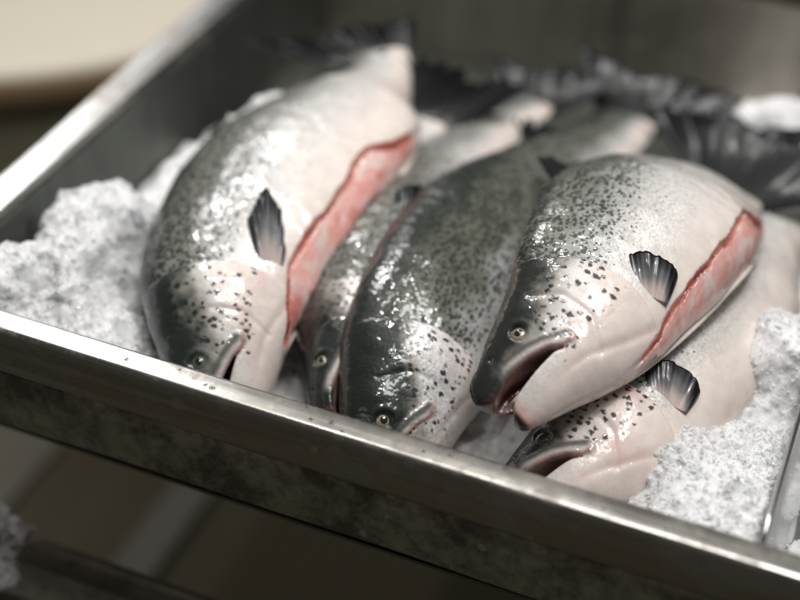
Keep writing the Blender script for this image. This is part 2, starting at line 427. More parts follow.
# ------------------------------------------------------------------ salmon
KS = [0, .008, .03, .06, .09, .13, .17, .23, .30, .37, .43, .50, .57, .62]
DK = [.004, .012, .018, .026, .034, .045, .054, .062, .067, .063, .055, .042, .031, .029]
VK = [.030, .034, .040, .047, .054, .062, .070, .082, .090, .084, .064, .043, .029, .028]
WK = [.006, .010, .017, .025, .031, .037, .041, .045, .046, .042, .035, .025, .016, .009]
def gill_edge(y, p):      # rear border of the gill cover
    return p.get('ge', .172) - 5.5 * (y + 0.012) ** 2
def sdf(x, y, z, p):
    pd = 1 - (1 - p.get('ped', 1)) * ss(.40, .50, x)
    D = herm(x, KS, DK) * p.get('dors', 1) * pd; Vv = herm(x, KS, VK) * pd * (1 + (p.get('belly', 1) - 1) * ss(.12, .25, x)); W = herm(x, KS, WK) * p.get('fat', 1)
    c = (D - Vv) / 2; h = (D + Vv) / 2
    ry = (y - c) / h; rz = z / W
    k = np.sqrt(ry * ry + rz * rz) + 1e-6
    g = np.sqrt((ry / h) ** 2 + (rz / W) ** 2) + 1e-3
    d = k * (k - 1) / g
    gap = p['gap']
    fr = np.minimum(0.0 + ((y - .003) / .013) ** 2 * .009, p.get('under', .010) + ((y + .031) / .010) ** 2 * .008)
    d = smax(d, fr - x, .006)
    top = ss(-.002, .006, z)
    # gill cover: bulges, then the body steps down behind its rear border
    e = x - gill_edge(y, p)
    inside = ss(-.075, -.05, y) * ss(.052, .03, y)
    d = d + top * inside * .0044 * ss(-.0005, .0025, e) * np.exp(-np.maximum(e, 0) / .035)
    d = d - top * .003 * np.exp(-(((x - .135) / .028) ** 2 + ((y + .012) / .03) ** 2))
    pre = polydist(x, y, [(.098, .022), (.112, .004), (.112, -.020), (.098, -.040)])
    d = d + top * .0009 * np.exp(-(pre / .0025) ** 2)
    # lower border of the gill cover running to the throat
    thr = polydist(x, y, [(.158, -.058), (.125, -.047), (.09, -.036), (.06, -.031)])
    d = d + top * .0010 * np.exp(-(thr / .0028) ** 2) * ss(.16, .13, x) * ss(.055, .085, x)
    # upper lip (maxilla)
    mx = polydist(x, y, [(.012, -.004), (.035, .000), (.056, -.004), (.072, -.010), (.088, -.019)])
    wm = .0026 + .034 * np.clip(x - .03, 0, .055)
    d = d - top * .0011 * ss(1.6, .7, mx / wm)
    # eye ring and socket
    re = np.sqrt((x - .066) ** 2 + (y - .0085) ** 2)
    d = d - top * .0007 * np.exp(-((re - .0088) / .003) ** 2) + top * .0016 * ss(.0074, .0060, re)
    # nostril
    d = d + top * .0016 * np.exp(-(((x - .036) ** 2 + (y - .0125) ** 2) / .0019 ** 2))
    d = d - top * .0010 * np.exp(-((x - .085) ** 2 / .012 ** 2 + (y - .018) ** 2 / .01 ** 2))
    # mouth
    U = herm(x, [0, .008, .03, .052, .070, .083, .2], [-.013, -.010, -.006, -.0085, -.014, -.0215, -.0215])
    Lw = herm(x, [0, .012, .03, .052, .070, .083, .2], [-.026, -.0245, -.023, -.0215, -.0205, -.0225, -.03])
    Lw = U + (Lw - U) * gap
    wed = np.maximum(np.maximum(y - U, Lw - y), -.010 - z)
    wed = np.maximum(wed, x - .085)
    tongue = (np.sqrt(((x - .034) / .024) ** 2 + ((y + .022) / .008) ** 2 + ((z - .0) / .010) ** 2) - 1) * .008
    wed = np.maximum(wed, -tongue)
    d = smax(d, -wed, .0022)
    # belly cut: the upper flap stops short and shows the thick lower flap
    sl = p['slit']
    s0, s1 = p.get('s0', .13), p.get('s1', .42)
    dl = sl * ss(s0 - .02, s0 + .10, x) * ss(s1 + .012, s1 - .11, x) + .0006
    wv = .0016 * np.sin(x * 41 + p['seed']) + .0005 * np.sin(x * 150 + 2 * p['seed']) + .0002 * np.sin(x * 333)
    edge = -Vv + dl * 1.0 + wv * ss(0, .01, dl)
    on = ss(s0 - .03, s0, x) * ss(s1 + .015, s1, x)
    dep = (.0030 + .0010 * np.sin(x * 70 + p['seed'])) * ss(.0, .012, dl)
    cut = np.maximum(np.maximum(y - edge, -dep - d), -.006 - z) + (1 - on) * .05
    slot = np.maximum(np.maximum(np.abs(y - edge + .0008) - .0008, -.007 * ss(.0, .01, dl) - d), -z) + (1 - ss(.2, .6, on)) * .05
    d = smax(d, -cut, .0012)
    d = smax(d, -slot, .0008)
    return d, dict(D=D, V=Vv, W=W, e=e, mx=mx, wm=wm, re=re, U=U, Lw=Lw, wed=wed, cut=cut, slot=slot, thr=thr, edge=edge, on=on, tongue=tongue, dl=dl)

def deform(x, y, z, p):
    P3 = np.stack([x, y, z], -1)
    return .0016 * vn(P3 * 28 + p['seed'] * 7.3, 3) + .0006 * vn(P3 * 90 + p['seed'], 5) * ss(.0, .2, x)

def c3(*a): return np.array(a, float)
def fish_colour(V, p):
    x, y, z = V[:, 0], V[:, 1], V[:, 2]
    d, f = sdf(x, y, z, p)
    n1 = fbm(V * 55 + p['seed'], 4, 11); n2 = fbm(V * 170 + p['seed'], 3, 23); n3 = fbm(V * c3(18, 30, 30) + p['seed'], 3, 31)
    v = (y + f['V']) / (f['D'] + f['V'])
    sh = p.get('shift', 0)
    cream = c3(.82, .735, .68); white = c3(.78, .755, .73); silver = c3(.46, .465, .46); dark = c3(*p.get('dark', (.040, .047, .040))); olive = c3(*p.get('olive', (.20, .205, .18)))
    t = lambda a: np.clip(a, 0, 1)[:, None]
    # body
    pal = t(ss(.10, .32, x) * .0 + ss(.0, 1, v))
    body = mix(cream, white, t(ss(.15, .36, v + .08 * n3)))
    fd = 1 - .6 * ss(.27, .42, x) * p.get('fade', 1)
    body = mix(body, silver, t(ss(.42 - sh, .66 - sh, v + .10 * n1 + .05 * n3) * fd))
    body = mix(body, olive, t(ss(.60 - sh, .82 - sh, v + .10 * n1) * (.4 + .6 * fd)))
    body = mix(body, dark, t(ss(.86 - sh * .6, 1.0 - sh * .5, v + .06 * n1 + .05 * n2) * .9))
    # pink bruising of the belly skin
    body = mix(body, c3(.72, .42, .36), t(.35 * ss(.15, .6, n3) * ss(.4, .1, v)))
    # head
    line = herm(x, [0, .03, .06, .09, .12, .175], [-.014, -.006, -.004, .006, .017, .033]) - p.get('hsh', 0)
    vh = y - line + .004 * n1
    hd = mix(c3(.82, .72, .67), c3(.76, .73, .70), t(ss(-.03, -.006, vh)))
    hd = mix(hd, c3(.36, .35, .31), t(ss(-.012, .006, vh + .004 * n2)))
    hd = mix(hd, dark * .9, t(ss(-.004, .020, vh + .008 * n1 + .008 * n2)))
    if p.get('glit'):
        hd = mix(hd, c3(.78, .77, .78), t(ss(-.045, -.03, vh) * ss(.006, -.004, vh) * ss(.07, .085, x) * (.8 + .4 * n2)))
    hd = mix(hd, c3(.74, .48, .42), t(.55 * ss(.15, .55, n3 + .3 * n1) * ss(-.01, -.03, vh)))
    # snout and lips
    hd = mix(hd, dark * .7, t(ss(.034, .016, x) * ss(-.017, -.012, y) * .95))
    hd = mix(hd, c3(.22, .07, .09), t(ss(.020, .008, x) * ss(-.002, -.010, y) * ss(-.016, -.012, y) * .7))
    lipm = ss(1.6, .9, f['mx'] / f['wm']) * ss(.026, .040, x) * ss(0, .006, z)
    cy = herm(x, [.012, .035, .056, .072, .088], [-.004, .000, -.004, -.010, -.019])
    hd = mix(hd, mix(c3(.58, .55, .52), c3(.10, .10, .095), t(ss(-.0022, .0020, y - cy + .002 * n1))), t(lipm * .95))
    hd = mix(hd, c3(.45, .22, .20), t(ss(.003, .0005, np.abs(y - f['U'])) * ss(.03, .045, x) * ss(.098, .09, x) * .7))
    low = ss(-.018, -.024, y) * ss(.05, .02, x)
    hd = mix(hd, c3(.74, .36, .34), t(low * ss(.034, .010, x) * .85 * ss(-.3, .3, n1 + .3)))
    hd = mix(hd, dark * .5, t(ss(.0185, .0135, x + .002 * n1) * ss(-.017, -.021, y)))
    hd = mix(hd, c3(.62, .34, .28), t(.22 * np.exp(-(f['thr'] / .0016) ** 2)))
    hw = ss(.003, -.002, f['e'])
    hw = hw * ss(-.085, -.06, y - .15 * (x - .15)) * (x < .19)
    hw = np.where(x < .11, 1.0, hw)
    col = mix(body, hd, t(hw))
    col = mix(col, c3(.5, .2, .17), t(.3 * np.exp(-((f['e'] - .0015) / .0013) ** 2) * ss(.05, .03, y) * ss(-.07, -.05, y) * (x > .11) * (.5 + .9 * n1).clip(0, 1)))
    # mouth interior
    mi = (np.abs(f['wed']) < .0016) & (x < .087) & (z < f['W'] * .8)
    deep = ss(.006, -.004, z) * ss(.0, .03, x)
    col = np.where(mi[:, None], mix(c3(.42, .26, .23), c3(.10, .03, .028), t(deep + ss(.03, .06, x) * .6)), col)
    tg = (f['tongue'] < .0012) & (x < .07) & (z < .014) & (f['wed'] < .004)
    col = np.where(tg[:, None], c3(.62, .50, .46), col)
    # flesh of the cut belly
    red = p.get('red', 1)
    fl = (y < f['edge'] + .0004) & (f['on'] > .3) & (f['dl'] > .002) & (z > -.004)
    rib = np.sin(x * 520 + 30 * y + 3 * n1) * .5 + .5
    flesh = mix(c3(.82, .40, .36), c3(.82, .56, .52), t(.6 * rib * ss(-.2, .5, n2) + .6 * ss(-.2, .4, n1)))
    flesh = mix(flesh, c3(.66, .10, .07), t(red * .4 * ss(.0038, .0008, f['edge'] - y + .006 * n1 + .004 * n3)))
    flesh = mix(flesh, c3(.76, .64, .57), t(.8 * ss(.0050, .0010, y + f['V'] + .0012 * n1)))
    n5 = fbm(V * c3(60, 160, 60) + p['seed'] + 3, 4, 41)
    flesh = mix(flesh, c3(.80, .70, .66), t(.75 * ss(.05, .4, n5))); flesh = mix(flesh, c3(.62, .15, .11), t(.55 * ss(-.1, -.45, n5)))
    col = mix(col, flesh, t(fl * ss(.0010, .0065, f['dl'] + .002 * n1)))
    sm = (f['slot'] < .0007) & (f['on'] > .3) & (z > .0) & (f['dl'] > .004)
    col = np.where(sm[:, None], mix(c3(.56, .12, .09), c3(.74, .42, .36), t(ss(-.3, .4, n3))), col)
    if p.get('vent') == 'red':
        r = np.sqrt((x - p.get('s1', .42) - .002) ** 2 + (y + f['V'] - .006) ** 2)
        col = mix(col, c3(.60, .05, .05), t(ss(.007, .003, r)))
    isfl = (fl | sm | mi | tg)
    lo = -.013 - .36 * np.clip(x - .06, 0, .11)
    hs = hw * ss(lo - .010, lo, vh) * ss(.060, .080, x) * ss(.045, .030, vh) * (f['re'] > .013) * (1 - lipm)
    bs = (1 - hw) * (.35 * ss(.36 - sh, .46 - sh, v + .05 * n3) + .45 * ss(.44 - sh, .70 - sh, v + .06 * n3) + .2 * ss(.7 - sh, .95 - sh, v)) * (1.0 - .45 * ss(.28, .44, x) * p.get('fade', 1))
    sk = (1 - hw) * ss(.15, .4, v) + .35 * hw * (y > -.03)
    if p.get('glit'): sk = np.maximum(sk, hw * ss(-.045, -.03, vh) * .9)
    msk = np.stack([hs, bs, sk], -1); msk[isfl] = 0
    return col, msk

def spine_fn(pts, roll, extra=0.25):
    """arc-length parametrised curve through pts with a local frame"""
    P = np.array(pts, float); n = len(P)
    ext = [P[0]] + list(P) + [P[-1] + (P[-1] - P[-2])]
    ch = np.r_[0, np.cumsum(np.linalg.norm(np.diff(P, axis=0), axis=1))]
    tt = np.linspace(0, ch[-1], 600)
    C = np.stack([herm(tt, ch, P[:, i]) for i in range(3)], -1)
    for _ in range(40):
        C[1:-1] = .25 * C[:-2] + .5 * C[1:-1] + .25 * C[2:]
    for _ in range(400):
        C[1:-1] = .25 * C[:-2] + .5 * C[1:-1] + .25 * C[2:]
    s = np.r_[0, np.cumsum(np.linalg.norm(np.diff(C, axis=0), axis=1))]
    def f(x):
        x = np.asarray(x, float); xc = np.clip(x, 0, s[-1])
        Q = np.stack([np.interp(xc, s, C[:, i]) for i in range(3)], -1)
        Tn = np.gradient(C, s, axis=0); T = np.stack([np.interp(xc, s, Tn[:, i]) for i in range(3)], -1)
        T /= np.linalg.norm(T, axis=-1, keepdims=True)
        Q = Q + T * (x - xc)[..., None]
        up = np.array((0, 0, 1.0)); Lz = up - T * (T @ up)[..., None]; Lz /= np.linalg.norm(Lz, axis=-1, keepdims=True)
        Dv = np.cross(-T, Lz)
        if np.isscalar(roll): ph = np.full(x.shape, math.radians(roll))
        else: ph = np.radians(np.interp(x, [r[0] for r in roll], [r[1] for r in roll]))
        c, sn = np.cos(ph)[..., None], np.sin(ph)[..., None]
        return Q, T, Dv * c + Lz * sn, Lz * c - Dv * sn
    return f
def bendmap(V, f, s, p=None):
    Q, T, Dv, Lz = f(xmap(V[:, 0], p) * s)
    return Q + Dv * (V[:, 1] * s)[:, None] + Lz * (V[:, 2] * s)[:, None]

def xmap(x, p):
    p = p or {}; sh, sb, st = p.get('sh', .8), p.get('sb', .95), p.get('st', .9)
    k = (ss(.38, .46, x) * 0 + 1)
    return np.where(x < .17, x * sh, np.where(x < .42, .17 * sh + (x - .17) * sb, .17 * sh + .25 * sb + (x - .42) * st)) * k

def grid(a, b, st): return np.arange(a, b + st, st)
def body_mesh(p, x0=-.006, x1=.632):
    X = np.r_[np.arange(x0, .19, .0013), np.arange(.19, x1, .0024)] if x0 < .1 else np.arange(x0, x1, .0026)
    Y = grid(-.102, .078, .0015); Z = np.r_[np.arange(-.056, -.012, .004), np.arange(-.012, .058, .0015)]
    G = np.meshgrid(X, Y, Z, indexing='ij')
    d, _ = sdf(G[0], G[1], G[2], p)
    d = np.maximum(d, G[0] - .622); d = np.maximum(d, x0 + .004 - G[0]) if x0 > 0 else d
    V, F = surfnets(X, Y, Z, d)
    for _ in range(2):
        def ev(q):
            a = sdf(q[:, 0], q[:, 1], q[:, 2], p)[0]; a = np.maximum(a, q[:, 0] - .622)
            return np.maximum(a, x0 + .004 - q[:, 0]) if x0 > 0 else a
        h = 3e-4; d0 = ev(V); g = np.stack([ev(V + h * np.eye(3)[i]) - d0 for i in range(3)], -1) / h
        gl = np.maximum((g * g).sum(-1), .35)
        st = np.clip(d0 / gl, -.0007, .0007)
        V = V - g * st[:, None]
    return V, F

def fan(name, c, b, a, n, length, spread, mat, parent, cols, curl=.3, ragged=.06, seed=0, nt=60, nr=22, prof=None, thick=.0011, skew=0.0):
    """a rayed fin: base line c+-b, rays along a, bowed along n"""
    c, b, a, n = (np.array(q, float) for q in (c, b, a, n))
    a /= np.linalg.norm(a); bh = b / np.linalg.norm(b); n /= np.linalg.norm(n)
    t = np.linspace(-1, 1, nt); r = np.linspace(0, 1, nr)
    prof = prof or (lambda t: 1 - .35 * t * t)
    rs = vn(np.stack([t * 14, t * 0 + seed, t * 0], -1), seed); rs2 = vn(np.stack([t * 3, t * 0 + seed + 9, t * 0], -1), seed)
    ln = length * prof(t) * (1 + ragged * (rs * .8 + rs2 * .6))
    ang = spread * t + skew
    V = []; C = []; R = []
    base = c + b * t[:, None]
    dirs = a * np.cos(ang)[:, None] + bh * np.sin(ang)[:, None]
    for side in (1, -1):
        for i in range(nt):
            q = base[i] + dirs[i] * (ln[i] * r)[:, None]
            q = q + n * (curl * length * r ** 2)[:, None] + n * (length * .05 * math.sin(i * 1.1) * r * .14)[:, None] + n * (.05 * length * np.sin(t[i] * 5 + r * 3 + seed) * r)[:, None]
            q = q + side * n * (thick * (.35 + 2.2 * (1 - r) ** 2.5))[:, None]
            V.append(q); R.append(np.stack([np.full(nr, t[i]), r, np.full(nr, float(seed))], -1))
            k = np.clip(r * 1.0 + .08 * rs[i] + .55 * ss(.6, 1.0, abs(t[i])) , 0, 1)
            C.append(np.stack([np.interp(k, cols[0], [q[j] for q in cols[1]]) for j in range(3)], -1))
    V = np.concatenate(V); C = np.concatenate(C); R = np.concatenate(R); F = []
    o = nt * nr
    for i in range(nt - 1):
        for j in range(nr - 1):
            q = (i * nr + j, i * nr + j + 1, (i + 1) * nr + j + 1, (i + 1) * nr + j)
            F.append(q); F.append(tuple(o + k for k in q[::-1]))
    for i in range(nt - 1):
        for j in (0, nr - 1):
            F.append((i * nr + j, (i + 1) * nr + j, o + (i + 1) * nr + j, o + i * nr + j))
    for j in range(nr - 1):
        for i in (0, nt - 1):
            F.append((i * nr + j, i * nr + j + 1, o + i * nr + j + 1, o + i * nr + j))
    return make_mesh(name, V, F, mat, parent, cols=C, rest=R)
DARKFIN = ([0, .25, .5, .78, 1], [(.72, .60, .54), (.55, .46, .44), (.16, .155, .16), (.035, .036, .042), (.006, .006, .008)])
BLACKFIN = ([0, .25, 1], [(.07, .07, .065), (.016, .018, .017), (.006, .007, .008)])

def ball(name, loc, axz, axx, rx, ry, rz, mat, parent):
    axz = np.array(axz, float); axx = np.array(axx, float); axy = np.cross(axz, axx)
    V = []; F = []; n, m = 28, 16
    for i in range(m + 1):
        th = math.pi * i / m
        for j in range(n):
            ph = 2 * math.pi * j / n
            V.append(np.array(loc) + axx * rx * math.sin(th) * math.cos(ph) + axy * ry * math.sin(th) * math.sin(ph) + axz * rz * math.cos(th))
    for i in range(m):
        for j in range(n):
            F.append((i * n + j, (i + 1) * n + j, (i + 1) * n + (j + 1) % n, i * n + (j + 1) % n))
    return make_mesh(name, V, F, mat, parent)

def fish(label, p, pts, roll, s=1.0, fins=('pectoral', 'dorsal', 'tail'), x0=-.006):
    f = spine_fn(pts, roll)
    V, F = body_mesh(p, x0)
    col, msk = fish_colour(V, p)
    n = deform(V[:, 0], V[:, 1], V[:, 2], p)
    W = V.copy(); W[:, 2] += n * np.sign(V[:, 2]); W[:, 1] += n * .5
    Wd = bendmap(W, f, s, p)
    b = make_mesh('salmon', Wd, F, SKIN, None, cols=col, rest=V + p['seed'] * .37, msk=msk)
    tag(b, label, 'fish', 'gutted whole salmon laid on the ice')
    def at(x, y, z=None):
        if z is None:
            zz = np.linspace(.06, 0, 400); dd = sdf(np.full(400, x), np.full(400, y), zz, p)[0]; k = np.argmax(dd < 0); z = zz[k]
        q = np.array([[x, y, z]]); w = bendmap(q, f, s, p)[0]; fr = [a[0] for a in f(xmap(np.array([x]), p) * s)]
        return w, fr[1], fr[2], fr[3]
    if x0 < .05:
        w, T, Dv, Lz = at(.066, .0085, float(herm(np.array([.066]), KS, WK)[0]) * p.get('fat', 1) * .80)
        nn = Lz * .96 + Dv * .22 - T * .12; nn /= np.linalg.norm(nn); tx = T - nn * (T @ nn); tx /= np.linalg.norm(tx)
        surf = at(.066, .0085)[0]
        w = surf - nn * .0044 * s
        ey = ball('eye', w, nn, tx, .0075 * s, .0068 * s, .0062 * s, CLOUDY if p.get('cloudy') else IRIS, b)
        ball('pupil', w + nn * .0055 * s, nn, tx, .0031 * s, .0027 * s, .0009 * s, PUPIL, ey)
    for k in p.get('fins', []):
        kind, (x, y), bl, (ax, ay, az), ln, sp, kw = k
        w, T, Dv, Lz = at(x, y, kw.pop('z', None))
        bdir = kw.pop('bdir', (1, 0, 0)); nd = kw.pop('nd', (0, 0, 1))
        fr = lambda q: T * q[0] + Dv * q[1] + Lz * q[2]
        cs = kw.pop('cols', DARKFIN)
        fan(kind, w - Lz * (.004 if kind == 'pectoral_fin' else .001), fr(bdir) * bl * s, fr((ax, ay, az)), fr(nd), ln * s, sp, FIN if kind == 'pectoral_fin' else TAILFIN, b, cs, seed=int(p['seed'] * 10) + 1, **kw)
    return b, at

pec = lambda x=.188, y=-.045, a=(.75, .35, .55), ln=.046, sp=.55, bl=.013, **kw: ('pectoral_fin', (x, y), bl, a, ln, sp, dict(curl=.5, bdir=(.25, -.95, -.1), nd=(.85, .2, -.5), **kw))
dor = lambda x=.335, a=(.75, .6, .1), ln=.05, bl=.028, **kw: ('dorsal_fin', (x, .058), bl, a, ln, .15, dict(z=0.0, curl=.1, bdir=(1, 0, 0), nd=(0, .2, 1), cols=BLACKFIN, prof=lambda t: .75 - .3 * t, **kw))
tail = lambda a=(1, 0, .25), ln=.10, **kw: ('tail_fin', (.612, 0.0), .026, a, ln, .72, dict(z=0.0, curl=.25, bdir=(0, 1, 0), nd=(0, 0, 1), cols=BLACKFIN, prof=lambda t: .72 + .30 * t * t, **kw))

# top salmon, mouth open towards the front rim
fish('large open-mouthed salmon lying on top of the pile, pink belly cut facing the ice', dict(seed=1.3, gap=.74, vent='red', slit=.018, s1=.445, s0=.11, hsh=.005, shift=.04, dark=(.022, .027, .024), ge=.152, dors=1.20, sh=.74, sb=.84, st=.36, fins=[
        pec(x=.160, y=-.038, a=(.45, .30, .80), ln=.026, sp=.55, bl=.014, prof=lambda t: .40 + .60 * np.sqrt(1 - (t * .98) ** 2) + .12 * t, skew=-.2, ragged=.04), dor(a=(.55, .75, .3)), tail()]),
     [(.040, .048, .000), (.064, .098, .020), (.084, .150, .031), (.090, .230, .034), (.094, .310, .016), (.118, .39, -.018), (.155, .48, -.045), (.20, .58, -.06)], [(0, 10), (.15, 9), (.25, 0), (.4, -6)], 1.09)
# lower right salmon, mostly under it
fish('pale salmon under the top fish, lower right, gill cover and open mouth above the rim', dict(seed=2.1, gap=.72, belly=.88, cloudy=True, slit=.003, s1=.41, s0=.17, ge=.152, shift=.10, hsh=.006, dark=(.022, .027, .024), sh=.68, sb=.95, fins=[
        pec(x=.166, y=-.030, a=(.45, .25, .80), ln=.026, bl=.014, prof=lambda t: .40 + .60 * np.sqrt(1 - (t * .98) ** 2), skew=-.1, ragged=.04), tail()]),
     [(.066, .032, -.066), (.096, .068, -.050), (.125, .115, -.042), (.140, .20, -.044), (.150, .30, -.052), (.170, .42, -.065), (.205, .53, -.08), (.245, .62, -.08)], 6, 1.08)
# middle dark salmon
fish('dark spotted salmon in the middle with round yellow eye and glittering gill cover', dict(seed=3.7, gap=.10, slit=0.0, under=.006, shift=.30, hsh=.017, ge=.16, fade=.4, st=.8, dark=(.016, .024, .020), olive=(.115, .125, .095), glit=True, vent=False, belly=.9, dors=1.15, sh=.74, sb=1.0, fins=[
        dor(x=.27, a=(.8, .5, .1)), tail(a=(1, -.1, .1), ln=.085)]),
     [(-.032, .016, -.092), (-.036, .065, -.062), (-.042, .12, -.045), (-.040, .20, -.038), (-.026, .30, -.040), (-.004, .42, -.045), (.014, .53, -.055), (.02, .62, -.06)], [(0, 28), (.28, 24), (.42, 4), (.6, 0)], 1.08)
# narrow one wedged between
fish('narrow dark salmon wedged between the left fish and the dark middle fish', dict(seed=4.9, gap=.7, slit=.016, shift=.36, hsh=.024, fade=.8, belly=.9, dark=(.022, .030, .028), sh=.74, sb=1.0, fins=[
        dor(), tail(a=(1, .1, .0), ln=.085)]),
     [(-.080, .050, -.066), (-.092, .105, -.052), (-.106, .16, -.048), (-.122, .25, -.042), (-.122, .34, -.050), (-.108, .44, -.055), (-.088, .54, -.060), (-.07, .63, -.06)], -10, .95)
# left salmon
fish('left salmon beside the ice heap with a long red belly cut and upright dark fin', dict(seed=6.2, gap=.38, cloudy=True, slit=.022, s0=.09, s1=.415, ge=.158, red=1.0, dark=(.022, .032, .028), hsh=.006, dors=1.12, ped=.87, sh=.72, sb=.98, st=.52, belly=1.06, shift=.06, fins=[
        pec(x=.172, y=-.036, a=(.55, .10, .75), bl=.009, ln=.052, sp=.3, prof=lambda t: 1 - .55 * abs(t + .1)), dor(), tail(a=(.72, .60, -.12), ln=.075, ragged=.25)]),
     [(-.163, .012, -.080), (-.182, .055, -.052), (-.202, .105, -.032), (-.223, .19, -.022), (-.230, .28, -.016), (-.214, .37, -.012), (-.208, .46, -.010), (-.250, .54, .000)], [(0, 10), (.12, 6), (.25, -6), (.4, -10)], 1.10)
# tail of one more, far back right
fish('tail end of a salmon at the back right with a black ragged fin', dict(seed=8.4, gap=.1, slit=0, vent=False, sh=.8, sb=1.0, fins=[tail(a=(1, .2, .2), ln=.09)]),
     [(.14, -.02, -.07), (.14, .2, -.07), (.14, .35, -.075), (.138, .44, -.07), (.13, .52, -.06), (.125, .60, -.05), (.12, .66, -.04)], 2, .95, x0=.44)

fish('pale tail end with a dark fin standing beside the left fish tail, far back', dict(seed=9.1, gap=.1, slit=0, vent=False, sh=.8, sb=1.0, ped=.9, fins=[tail(a=(1, -.3, .3), ln=.08, ragged=.15)]),
     [(-.150, -.08, -.07), (-.150, .15, -.07), (-.150, .28, -.07), (-.150, .36, -.06), (-.155, .43, -.045), (-.165, .50, -.025), (-.18, .57, -.005)], 5, .95, x0=.44)
fish('wet black tail lying across the ice between the two middle tails, far back', dict(seed=10.6, gap=.1, slit=0, vent=False, shift=.2, sh=.8, sb=1.0, fins=[tail(a=(1, .3, .2), ln=.09, ragged=.15)]),
     [(-.05, -.05, -.09), (-.05, .15, -.09), (-.05, .30, -.09), (-.055, .42, -.085), (-.065, .50, -.07), (-.085, .57, -.045), (-.12, .63, -.03)], 3, .9, x0=.46)

# ------------------------------------------------------------------ crushed ice
def lump(x, y, cx, cy, rx, ry, h, pw=2.0):
    return h * np.exp(-(np.abs((x - cx) / rx) ** pw + np.abs((y - cy) / ry) ** pw))
def ice_h(x, y):
    q = np.stack([x, y, x * 0], -1)
    x0_, y0_ = x, y
    x = x + .016 * fbm(q * 26, 3, 61) + .004 * fbm(q * 110, 2, 63); y = y + .016 * fbm(q * 26, 3, 71) + .004 * fbm(q * 110, 2, 73)
    z = np.full(x.shape, -.095)
    z += lump(x, y, -.345, .140, .046, .046, .100, 2.3) + lump(x, y, -.388, .052, .036, .038, .100, 2.3) + lump(x, y, -.315, .095, .04, .04, .03)
    z += lump(x, y, -.300, .040, .085, .055, .055, 3) + lump(x, y, -.322, .25, .038, .15, .068, 2.6) + lump(x, y, -.285, .42, .035, .10, .075)
    z += lump(x, y, .205, .08, .085, .12, .068, 3) + lump(x, y, .232, .255, .040, .055, .085, 3.2) + lump(x, y, .03, .015, .05, .03, .035)
    z += lump(x, y, .17, .63, .12, .05, .100) - .10 * ss(.40, .48, y) * ss(.10, .06, x) - .03 * ss(.42, .5, y) + lump(x, y, .40, .3, .1, .4, .02)
    z += lump(x, y, .075, .50, .055, .05, .075) + lump(x, y, -.13, .53, .03, .03, .11) + lump(x, y, .0, .60, .05, .03, .10)
    z += .016 * fbm(q * 24, 4, 5) + .005 * np.abs(fbm(q * 60, 4, 9)) + .0030 * fbm(q * 230, 2, 12)
    x, y = x0_, y0_
    z -= .045 * ss(.257, .262, x) * ss(.4, .3, y) + .05 * ss(.257, .262, x) * ss(-.1, .4, vn(q * 35, 91))
    z = z - .7 * np.maximum(z - .0, 0) - ss(.012, .004, y) * .004
    return np.maximum(z, TZ - .004)
gx = np.r_[np.arange(-.3945, .262, .0016), np.arange(.262, .5185, .004)]; gy = np.r_[np.arange(.0075, .36, .0015), np.arange(.36, .742, .003)]
GX, GY = np.meshgrid(gx, gy, indexing='ij')
gz = ice_h(GX, GY)
nd = np.abs(GX - .2556) < .004
gz[nd] = np.minimum(gz[nd], -.04)
def rough(V):
    q = V * c3(1, 1, 1.6); k = (ss(.0, .012, V[:, 1] - .007) * ss(0, .012, V[:, 0] + .3945) * ss(0, .010, np.abs(V[:, 0] - .2556) - .003))[:, None]
    return V + k * (.0038 * np.stack([vn(q * 60, 81), vn(q * 60, 82), .5 * vn(q * 60, 83)], -1) + .0022 * np.stack([vn(q * 170, 84), vn(q * 170, 85), vn(q * 170, 86)], -1))
V = rough(np.stack([GX, GY, gz], -1).reshape(-1, 3)); nx, ny = GX.shape
idx = np.arange(nx * ny).reshape(nx, ny)
F = np.stack([idx[:-1, :-1], idx[1:, :-1], idx[1:, 1:], idx[:-1, 1:]], -1).reshape(-1, 4)
ice = make_mesh('crushed_ice', V, F, ICE)
tag(ice, 'bed of grey white crushed ice heaped in the steel tray', 'ice', kind='stuff')

def grains(name, xs, ys, zs, size, mat, seed):
    rs = np.random.RandomState(seed); n = len(xs)
    base = np.array([(1, 0, 0), (-1, 0, 0), (0, 1, 0), (0, -1, 0), (0, 0, 1), (0, 0, -1)], float)
    V = base[None] * (0.5 + rs.rand(n, 6, 1) * .9) + rs.randn(n, 6, 3) * .18
    a = rs.randn(n, 4); a /= np.linalg.norm(a, axis=1, keepdims=True)
    w, x, y, z = a.T
    R = np.stack([1 - 2 * (y * y + z * z), 2 * (x * y - z * w), 2 * (x * z + y * w), 2 * (x * y + z * w), 1 - 2 * (x * x + z * z), 2 * (y * z - x * w),
                  2 * (x * z - y * w), 2 * (y * z + x * w), 1 - 2 * (x * x + y * y)], -1).reshape(n, 3, 3)
    sz = size * (0.45 + rs.rand(n) ** 2.5 * 1.6)
    V = np.einsum('nij,nkj->nki', R, V * sz[:, None, None] * (1, .75, .55)) + np.stack([xs, ys, zs], -1)[:, None]
    T = np.array([(0, 2, 4), (2, 1, 4), (1, 3, 4), (3, 0, 4), (2, 0, 5), (1, 2, 5), (3, 1, 5), (0, 3, 5)])
    F = (T[None] + (np.arange(n) * 6)[:, None, None]).reshape(-1, 3)
    return make_mesh(name, V.reshape(-1, 3), F, mat, smooth=False)
rs = np.random.RandomState(4)
